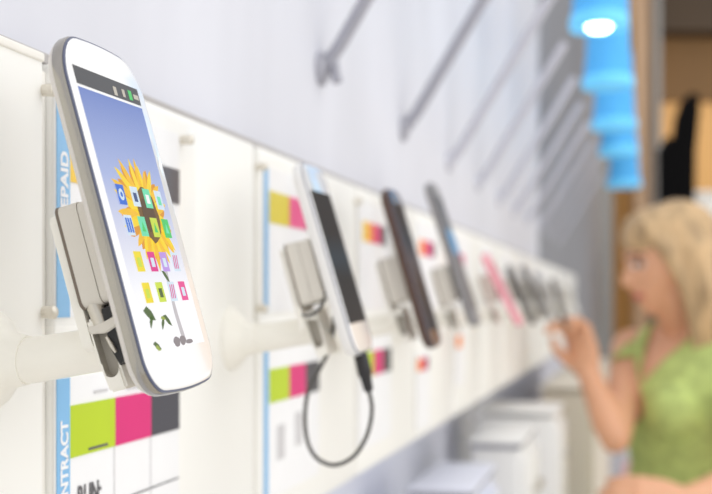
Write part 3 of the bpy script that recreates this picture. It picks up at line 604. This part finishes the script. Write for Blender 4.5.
# ------------------------------------------------------------------ the woman
PHI = math.radians(48)
def make_woman():
    fwd = Vector((-math.sin(PHI), -math.cos(PHI), 0)); rgt = Vector((fwd.y, -fwd.x, 0)); up = Vector((0, 0, 1))
    Cc = pt(688, 400, 2.5)                               # chest centre
    root = empty('woman', Vector((Cc.x, Cc.y, 0)))
    org = root.location.copy()
    L = lambda r, f, z: Vector((Cc.x, Cc.y, 0)) + rgt * r + fwd * f + up * z
    bm = bmesh.new()
    def ball(c, rad, seg=16):
        g = bmesh.ops.create_uvsphere(bm, u_segments=seg, v_segments=seg // 2 + 2, radius=1.0)
        for v in g['verts']: v.co = Vector(c) + Vector((v.co.x * rad[0], v.co.y * rad[1], v.co.z * rad[2])) if not isinstance(rad, float) else Vector(c) + v.co * rad
    def limb(pts, rads, seg=18):
        tube(bm, pts, rads, seg); ball(pts[0], float(rads[0])); ball(pts[-1], float(rads[-1]))
    # torso: elliptical sections (z, half width, half depth, forward shift)
    secs = [(0.84, .150, .105, -.01), (0.90, .172, .118, -.012), (0.97, .172, .116, -.01), (1.04, .146, .100, 0), (1.10, .132, .092, .0), (1.16, .138, .098, .006), (1.22, .150, .112, .016), (1.27, .158, .116, .016), (1.32, .166, .102, .004), (1.36, .166, .082, -.01), (1.39, .140, .066, -.018), (1.415, .085, .054, -.02), (1.44, .056, .050, -.015)]
    ZS = (Cc.z + 0.115) - 1.36
    rings = []
    for z, a_, b_, s in secs:
        rings.append([L(a_ * math.copysign(abs(math.cos(k / 36 * 2 * math.pi)) ** .85, math.cos(k / 36 * 2 * math.pi)), s + b_ * math.sin(k / 36 * 2 * math.pi), z + ZS) for k in range(36)])
    loft(bm, rings)
    for s in (-1, 1): ball(L(.068 * s, .098, 1.235 + ZS), .058)
    HC = pt(669, 263, 2.46)                              # head centre
    neck0 = L(0, -.01, 1.40 + ZS)
    limb([neck0, lerp(neck0, HC + Vector((0, 0, -.07)), .5), HC + Vector((0.012, 0.0, -.055))], [.062, .053, .052])
    # head in its own frame
    HP = math.radians(72); hf = Vector((-math.sin(HP), -math.cos(HP), -0.12)).normalized(); hr = Vector((hf.y, -hf.x, 0)).normalized(); hu = hr.cross(hf)
    HD = lambda r, f, u: HC + hr * r + hf * f + hu * u
    g = bmesh.ops.create_uvsphere(bm, u_segments=56, v_segments=40, radius=1.0)
    for v in g['verts']:
        x, y, z = v.co
        w = .074; dF = .094; hT = .114
        if z < 0: w *= 1 - .42 * smooth(0, 1, -z) ; 
        r_, f_, u_ = x * w, y * dF, z * hT
        if y > 0 and z < 0: f_ += .012 * smooth(0.2, 1, -z) * y + .010 * smooth(.75, 1, -z)
        if y > 0.5: f_ -= .006 * smooth(.5, 1, y) * smooth(.1, .5, abs(x))
        if y < 0 and z < -.2: f_ *= 1 - .35 * smooth(-.2, -1, z)
        if y > 0.3:                                          # brow and eye sockets
            f_ += .004 * math.exp(-((u_ - .022) / .008) ** 2)
            for s in (-1, 1): f_ -= .010 * math.exp(-(((r_ - s * .031) / .014) ** 2 + ((u_ - .004) / .011) ** 2))
            f_ += .006 * math.exp(-((r_ / .018) ** 2 + ((u_ + .062) / .010) ** 2))
            f_ -= .003 * math.exp(-((r_ / .03) ** 2 + ((u_ + .078) / .006) ** 2))
            f_ += .007 * math.exp(-((r_ / .02) ** 2 + ((u_ + .098) / .013) ** 2))
        v.co = HD(r_, f_, u_)
    # nose, ears
    tube(bm, [HD(0, .086, .012), HD(0, .094, -.010), HD(0, .1015, -.027), HD(0, .098, -.035), HD(0, .086, -.040)], [.006, .0075, .0095, .0095, .006], 12)
    for s in (-1, 1): ball(HD(.010 * s, .094, -.034), .0075)
    for s in (-1, 1): tube(bm, [HD(.070 * s, -.004, .018), HD(.080 * s, -.014, .010), HD(.078 * s, -.012, -.012), HD(.068 * s, -.002, -.028)], [.008, .012, .010, .006], 10)
    # raised right arm
    sh_r = L(.156, .020, 1.35 + ZS); el_r = pt(615, 438, 2.36); wr_r = pt(587, 370, 2.46)
    limb([sh_r, lerp(sh_r, el_r, .35), lerp(sh_r, el_r, .75), el_r], [.047, .040, .035, .032])
    limb([el_r, lerp(el_r, wr_r, .25), lerp(el_r, wr_r, .7), wr_r], [.032, .035, .028, .023])
    # lowered left arm, forearm across the front
    sh_l = L(-.168, -.012, 1.345 + ZS); el_l = pt(742, 486, 2.24); wr_l = pt(680, 503, 2.13)
    limb([sh_l, lerp(sh_l, el_l, .35), lerp(sh_l, el_l, .75), el_l], [.052, .047, .041, .037])
    limb([el_l, lerp(el_l, wr_l, .25), lerp(el_l, wr_l, .7), wr_l], [.037, .040, .031, .025])
    # hands: palm and five bent fingers
    def hand(wr, dirv, palm_n, side, curl, thumb_side, k_=1.08):
        d_ = dirv.normalized(); n_ = (palm_n - d_ * palm_n.dot(d_)).normalized(); s_ = d_.cross(n_) * thumb_side   # s_ points to the thumb side
        P_ = lambda a_, b_, c_: wr + (d_ * a_ + s_ * b_ + n_ * c_) * k_
        for b_, rr_ in ((.026, .014), (.010, .0155), (-.008, .0155), (-.026, .0135)):
            tube(bm, [P_(-.005, b_ * .55, 0), P_(.035, b_ * .9, -.003), P_(.082, b_, 0)], [rr_ * 1.25, rr_ * 1.1, rr_ * .85], 12); ball(P_(.082, b_, 0), rr_ * .85)
        tube(bm, [P_(.0, 0, 0), P_(.04, 0, 0), P_(.08, 0, 0)], [.022, .018, .012], 12)
        for b_, ln, cu in ((.027, .072, curl[0]), (.009, .080, curl[1]), (-.009, .074, curl[2]), (-.027, .058, curl[3])):
            p_ = P_(.082, b_, 0); an = 0.0; pts_ = [p_]; rs = [.0098]
            for seg_, fr in enumerate((.45, .30, .25)):
                an += cu * (1.0, 1.15, .8)[seg_]
                p_ = p_ + (d_ * math.cos(an) + n_ * math.sin(an)) * ln * fr * k_; pts_.append(p_); rs.append((.0088, .008, .0068)[seg_])
            tube(bm, pts_, rs, 12); ball(pts_[-1], rs[-1], 10); ball(pts_[1], rs[1], 10)
        th_ = [P_(.012, .018, .006), P_(.036, .034, .020), P_(.056, .036, .034), P_(.074, .028, .044)]
        tube(bm, th_, [.0145, .0125, .0105, .008], 12); ball(th_[-1], .008, 10)
        return P_
    dr = (pt(574, 318, 2.49) - wr_r)
    hand(wr_r, dr, Vector((-0.62, -0.62, 0.1)), 0, (.80, .85, .90, .95), -1)
    hand(wr_l, pt(642, 497, 2.11) - wr_l, Vector((0.2, 0.9, -.35)), 0, (.4, .45, .5, .5), 1)
    # legs
    for s in (-1, 1):
        hp = L(.088 * s, -.01, .90 + ZS); kn = L(.092 * s, .012, .47); an = L(.09 * s, -.02, .085)
        limb([hp, lerp(hp, kn, .4), kn, lerp(kn, an, .3), lerp(kn, an, .75), an], [.092, .082, .056, .058, .042, .036])
        limb([L(.09 * s, -.04, .045), L(.095 * s, .07, .035), L(.10 * s, .15, .028)], [.038, .037, .028])
    for v in bm.verts: v.co -= org
    me = bpy.data.meshes.new('raw_body'); bmesh.ops.recalc_face_normals(bm, faces=bm.faces); bm.to_mesh(me); bm.free()
    def remeshed(me, vox, it):
        o = bpy.data.objects.new('raw', me); C.objects.link(o)
        m_ = o.modifiers.new('r', 'REMESH'); m_.mode = 'VOXEL'; m_.voxel_size = vox
        if it: s_ = o.modifiers.new('s', 'SMOOTH'); s_.iterations = it; s_.factor = .5
        dg = bpy.context.evaluated_depsgraph_get(); out = bpy.data.meshes.new_from_object(o.evaluated_get(dg))
        bpy.data.objects.remove(o); return out
    body = remeshed(me, 0.0042, 4); body.name = 'body'
    for k in ('skin', 'lips', 'eyewhite', 'eyedark'): body.materials.append(M[k])
    hl = HC - org
    bo = bpy.data.objects.new('body', body); C.objects.link(bo); bo.parent = root
    for p_ in body.polygons:
        p_.use_smooth = True
        c = p_.center - hl; r_, f_, u_ = c.dot(hr), c.dot(hf), c.dot(hu); mi = 0
        if f_ > .05 and abs(u_) < .1:
            if abs(r_) < .026 and abs(u_ + .062) < .0085 * (1 - (r_ / .03) ** 2) and f_ > .07: mi = 1
            for s in (-1, 1):
                e = ((r_ - s * .031) / .015) ** 2 + ((u_ - .004) / .0075) ** 2
                if e < 1: mi = 2
                if ((r_ - s * .031) / .0075) ** 2 + ((u_ - .004) / .0075) ** 2 < 1: mi = 3
                if abs(r_ - s * .031) < .02 and abs(u_ - .024 + .18 * abs(r_ - s * .028)) < .004: mi = 3
                if abs(e - 1.1) < .25 and u_ > .004: mi = 3
        p_.material_index = mi
    # clothing taken from the body surface
    def seg_d(p_, a_, b_):
        ab = b_ - a_; k = max(0, min(1, (p_ - a_).dot(ab) / ab.dot(ab))); return (p_ - a_ - ab * k).length, k
    sr, er, wr_ = sh_r - org, el_r - org, wr_r - org; sl, el, wl = sh_l - org, el_l - org, wr_l - org
    def garment(name, test, off, m, th):
        b2 = bmesh.new(); b2.from_mesh(body); b2.normal_update()
        bad = [f for f in b2.faces if not test(f.calc_center_median())]
        bmesh.ops.delete(b2, geom=bad, context='FACES')
        b2.normal_update()
        for v in b2.verts: v.co += v.normal * off
        seen = set(); comps = []
        for v in b2.verts:
            if v in seen: continue
            st_ = [v]; seen.add(v); cp = []
            while st_:
                q_ = st_.pop(); cp.append(q_)
                for e in q_.link_edges:
                    w_ = e.other_vert(q_)
                    if w_ not in seen: seen.add(w_); st_.append(w_)
            comps.append(cp)
        comps.sort(key=len)
        bmesh.ops.delete(b2, geom=[v for cp in comps[:-1] if len(cp) < 0.3 * len(comps[-1]) for v in cp], context='VERTS')
        for f in b2.faces: f.material_index = 0
        for _ in range(3): bmesh.ops.smooth_vert(b2, verts=[v for v in b2.verts if not v.is_boundary], factor=.5, use_axis_x=True, use_axis_y=True, use_axis_z=True)
        o = obj(name, b2, m, root); md = o.modifiers.new('thickness', 'SOLIDIFY'); md.thickness = th; md.offset = 0
        return o
    def torso_ok(p_):
        d1, k1 = seg_d(p_, sr, er); d2, k2 = seg_d(p_, sl, el); d3, _ = seg_d(p_, er, wr_); d4, _ = seg_d(p_, el, wl)
        inside = abs(p_.dot(rgt)) < .135
        if not inside and ((d1 < .062 and k1 > .02) or (d2 < .062 and k2 > .5) or (p_.z > sr.z + .03 and p_.dot(rgt) > 0)): return False
        if d3 < .055 or d4 < .055: return False
        if inside and ((d1 < .053 and k1 > .3) or (d2 < .053 and k2 > .5)): return False
        return True
    def top_test(p_):
        z = p_.z - ZS; r_ = p_.dot(rgt); f_ = p_.dot(fwd)
        if z < .86 or z > 1.425 or not torso_ok(p_): return False
        lim = 1.275 + abs(r_) * 1.7 if f_ > -.02 else 1.395 + abs(r_) * .3
        if (abs(r_) < .075 and z > lim) or (r_ > .112 and z > 1.27): return False
        if abs(r_) < .055 and z > 1.36: return False
        return True
    garment('lace_top', top_test, .006, M['top'], .003)['label'] = 'light green lacy top with a deep V neck'
    garment('jeans', lambda p_: .085 < p_.z < .90 + ZS and torso_ok(p_), .005, M['jeans'], .003)
    for s in (-1, 1):
        garment('shoe', lambda p_: p_.z < .088 and p_.dot(rgt) * s > 0, .003, M['shoe'], .002)
    # hair
    bm = bmesh.new()
    def hball(r_, f_, u_, a_, b_, c_):
        g = bmesh.ops.create_uvsphere(bm, u_segments=28, v_segments=18, radius=1.0)
        for v in g['verts']: v.co = HD(r_ + v.co.x * a_, f_ + v.co.y * b_, u_ + v.co.z * c_)
    hball(0, -.026, .030, .088, .098, .104)
    hball(0, .018, .062, .074, .078, .064)
    hball(0, -.06, -.03, .078, .062, .10)
    rnd = random.Random(3)
    for i in range(34):
        a_ = lerp(-1.75, 1.75, i / 33); s = math.sin(a_); c_ = math.cos(a_)
        r0, f0 = .078 * s, -.03 - .075 * c_
        drop = -.20 - .05 * c_ - rnd.uniform(0, .035)
        jx = rnd.uniform(-.012, .012)
        tube(bm, [HD(r0 * .8, f0 * .8 + .01, .075), HD(r0 * 1.12, f0 * 1.08, .02), HD(r0 * 1.16 + jx, f0 * 1.12, -.06), HD(r0 * 1.1 + jx, f0 * 1.1 - .01, -.13), HD(r0 * 1.0 - jx, f0 * 1.05 - .012, drop)], [.014, .017, .018, .016, .007], 10)
    for s in (-1, 1):
        for j in range(6):
            f0 = .036 - j * .016
            tube(bm, [HD(.012 * s, .070 - j * .012, .112 + .004 * j - .012), HD(.050 * s, f0 + .026, .085), HD(.076 * s, f0 - .004, .03), HD(.084 * s, f0 - .034, -.05), HD(.080 * s, f0 - .045, -.12), HD(.072 * s, f0 - .045, -.19 + .01 * j)], [.011, .0145, .0145, .014, .013, .006], 10)
    for v in bm.verts: v.co -= org
    me = bpy.data.meshes.new('raw_hair'); bm.to_mesh(me); bm.free()
    hm = remeshed(me, 0.0045, 2); hm.name = 'hair'; hm.materials.append(M['hair'])
    for p_ in hm.polygons: p_.use_smooth = True; p_.material_index = 0
    ho = bpy.data.objects.new('hair', hm); C.objects.link(ho); ho.parent = root
    return root
wm = make_woman()
tag(wm, 'blond long-haired woman in a light green top raising one hand to a phone', 'person')
# the phone in her raised hand
t, s = make_phone(30, 56, 10, 1.5, 9, M['dark'], M['dark'], M['gap'], M['darkglass'], (-26, 26, -46, 46), darkscr)
place_phone(t, pt(561, 303, 2.47), -0.28, 0.0, 0.0); tag(t, 'dark phone held in the fingers of the woman', 'smartphone', 'smartphones on the display wall')

# ------------------------------------------------------------------ light, world, camera
sc = bpy.context.scene
w = bpy.data.worlds.new('shop_light'); sc.world = w; w.use_nodes = True
bg = w.node_tree.nodes['Background']; bg.inputs[0].default_value = (1.0, 1.0, 1.0, 1); bg.inputs[1].default_value = 0.87
def area(name, loc, target, sx, sy, power, col=(1, 1, 1)):
    l = bpy.data.lights.new(name, 'AREA'); l.shape = 'RECTANGLE'; l.size = sx; l.size_y = sy; l.energy = power; l.color = col
    o = bpy.data.objects.new(name, l); C.objects.link(o); o.location = loc
    o.rotation_euler = (Vector(target) - Vector(loc)).to_track_quat('-Z', 'Y').to_euler(); return o
area('ceiling_light', (1.6, 1.6, 3.3), (0.0, 1.6, 1.3), 2.2, 5.0, 36, (1, .99, .975))
area('added_fill_light', (2.6, -0.6, 2.0), (0.0, 1.2, 1.4), 1.6, 1.6, 14, (1, .99, .98))  # added fill for soft shading from front right; no window stands there
area('back_room_light', (2.2, 7.0, 3.4), (1.2, 9.2, 1.6), 1.5, 1.0, 40, (1, .9, .75))
cam = bpy.data.cameras.new('camera'); co = bpy.data.objects.new('camera', cam); C.objects.link(co); sc.camera = co
co.location = O; co.rotation_euler = (math.pi / 2, 0, TH)
cam.sensor_width = 36.0; cam.lens = F_PX / 712 * 36.0; cam.sensor_fit = 'HORIZONTAL'
cam.shift_y = (302 - 247) / 712.0
cam.clip_start = 0.02; cam.clip_end = 60
cam.dof.use_dof = True; cam.dof.focus_distance = 0.452; cam.dof.aperture_fstop = cam.lens / 6.4; cam.dof.aperture_blades = 0
sc.view_settings.view_transform = 'Standard'; sc.view_settings.look = 'None'; sc.view_settings.exposure = 0.0; sc.view_settings.gamma = 1.0
sc.cycles.use_denoising = True
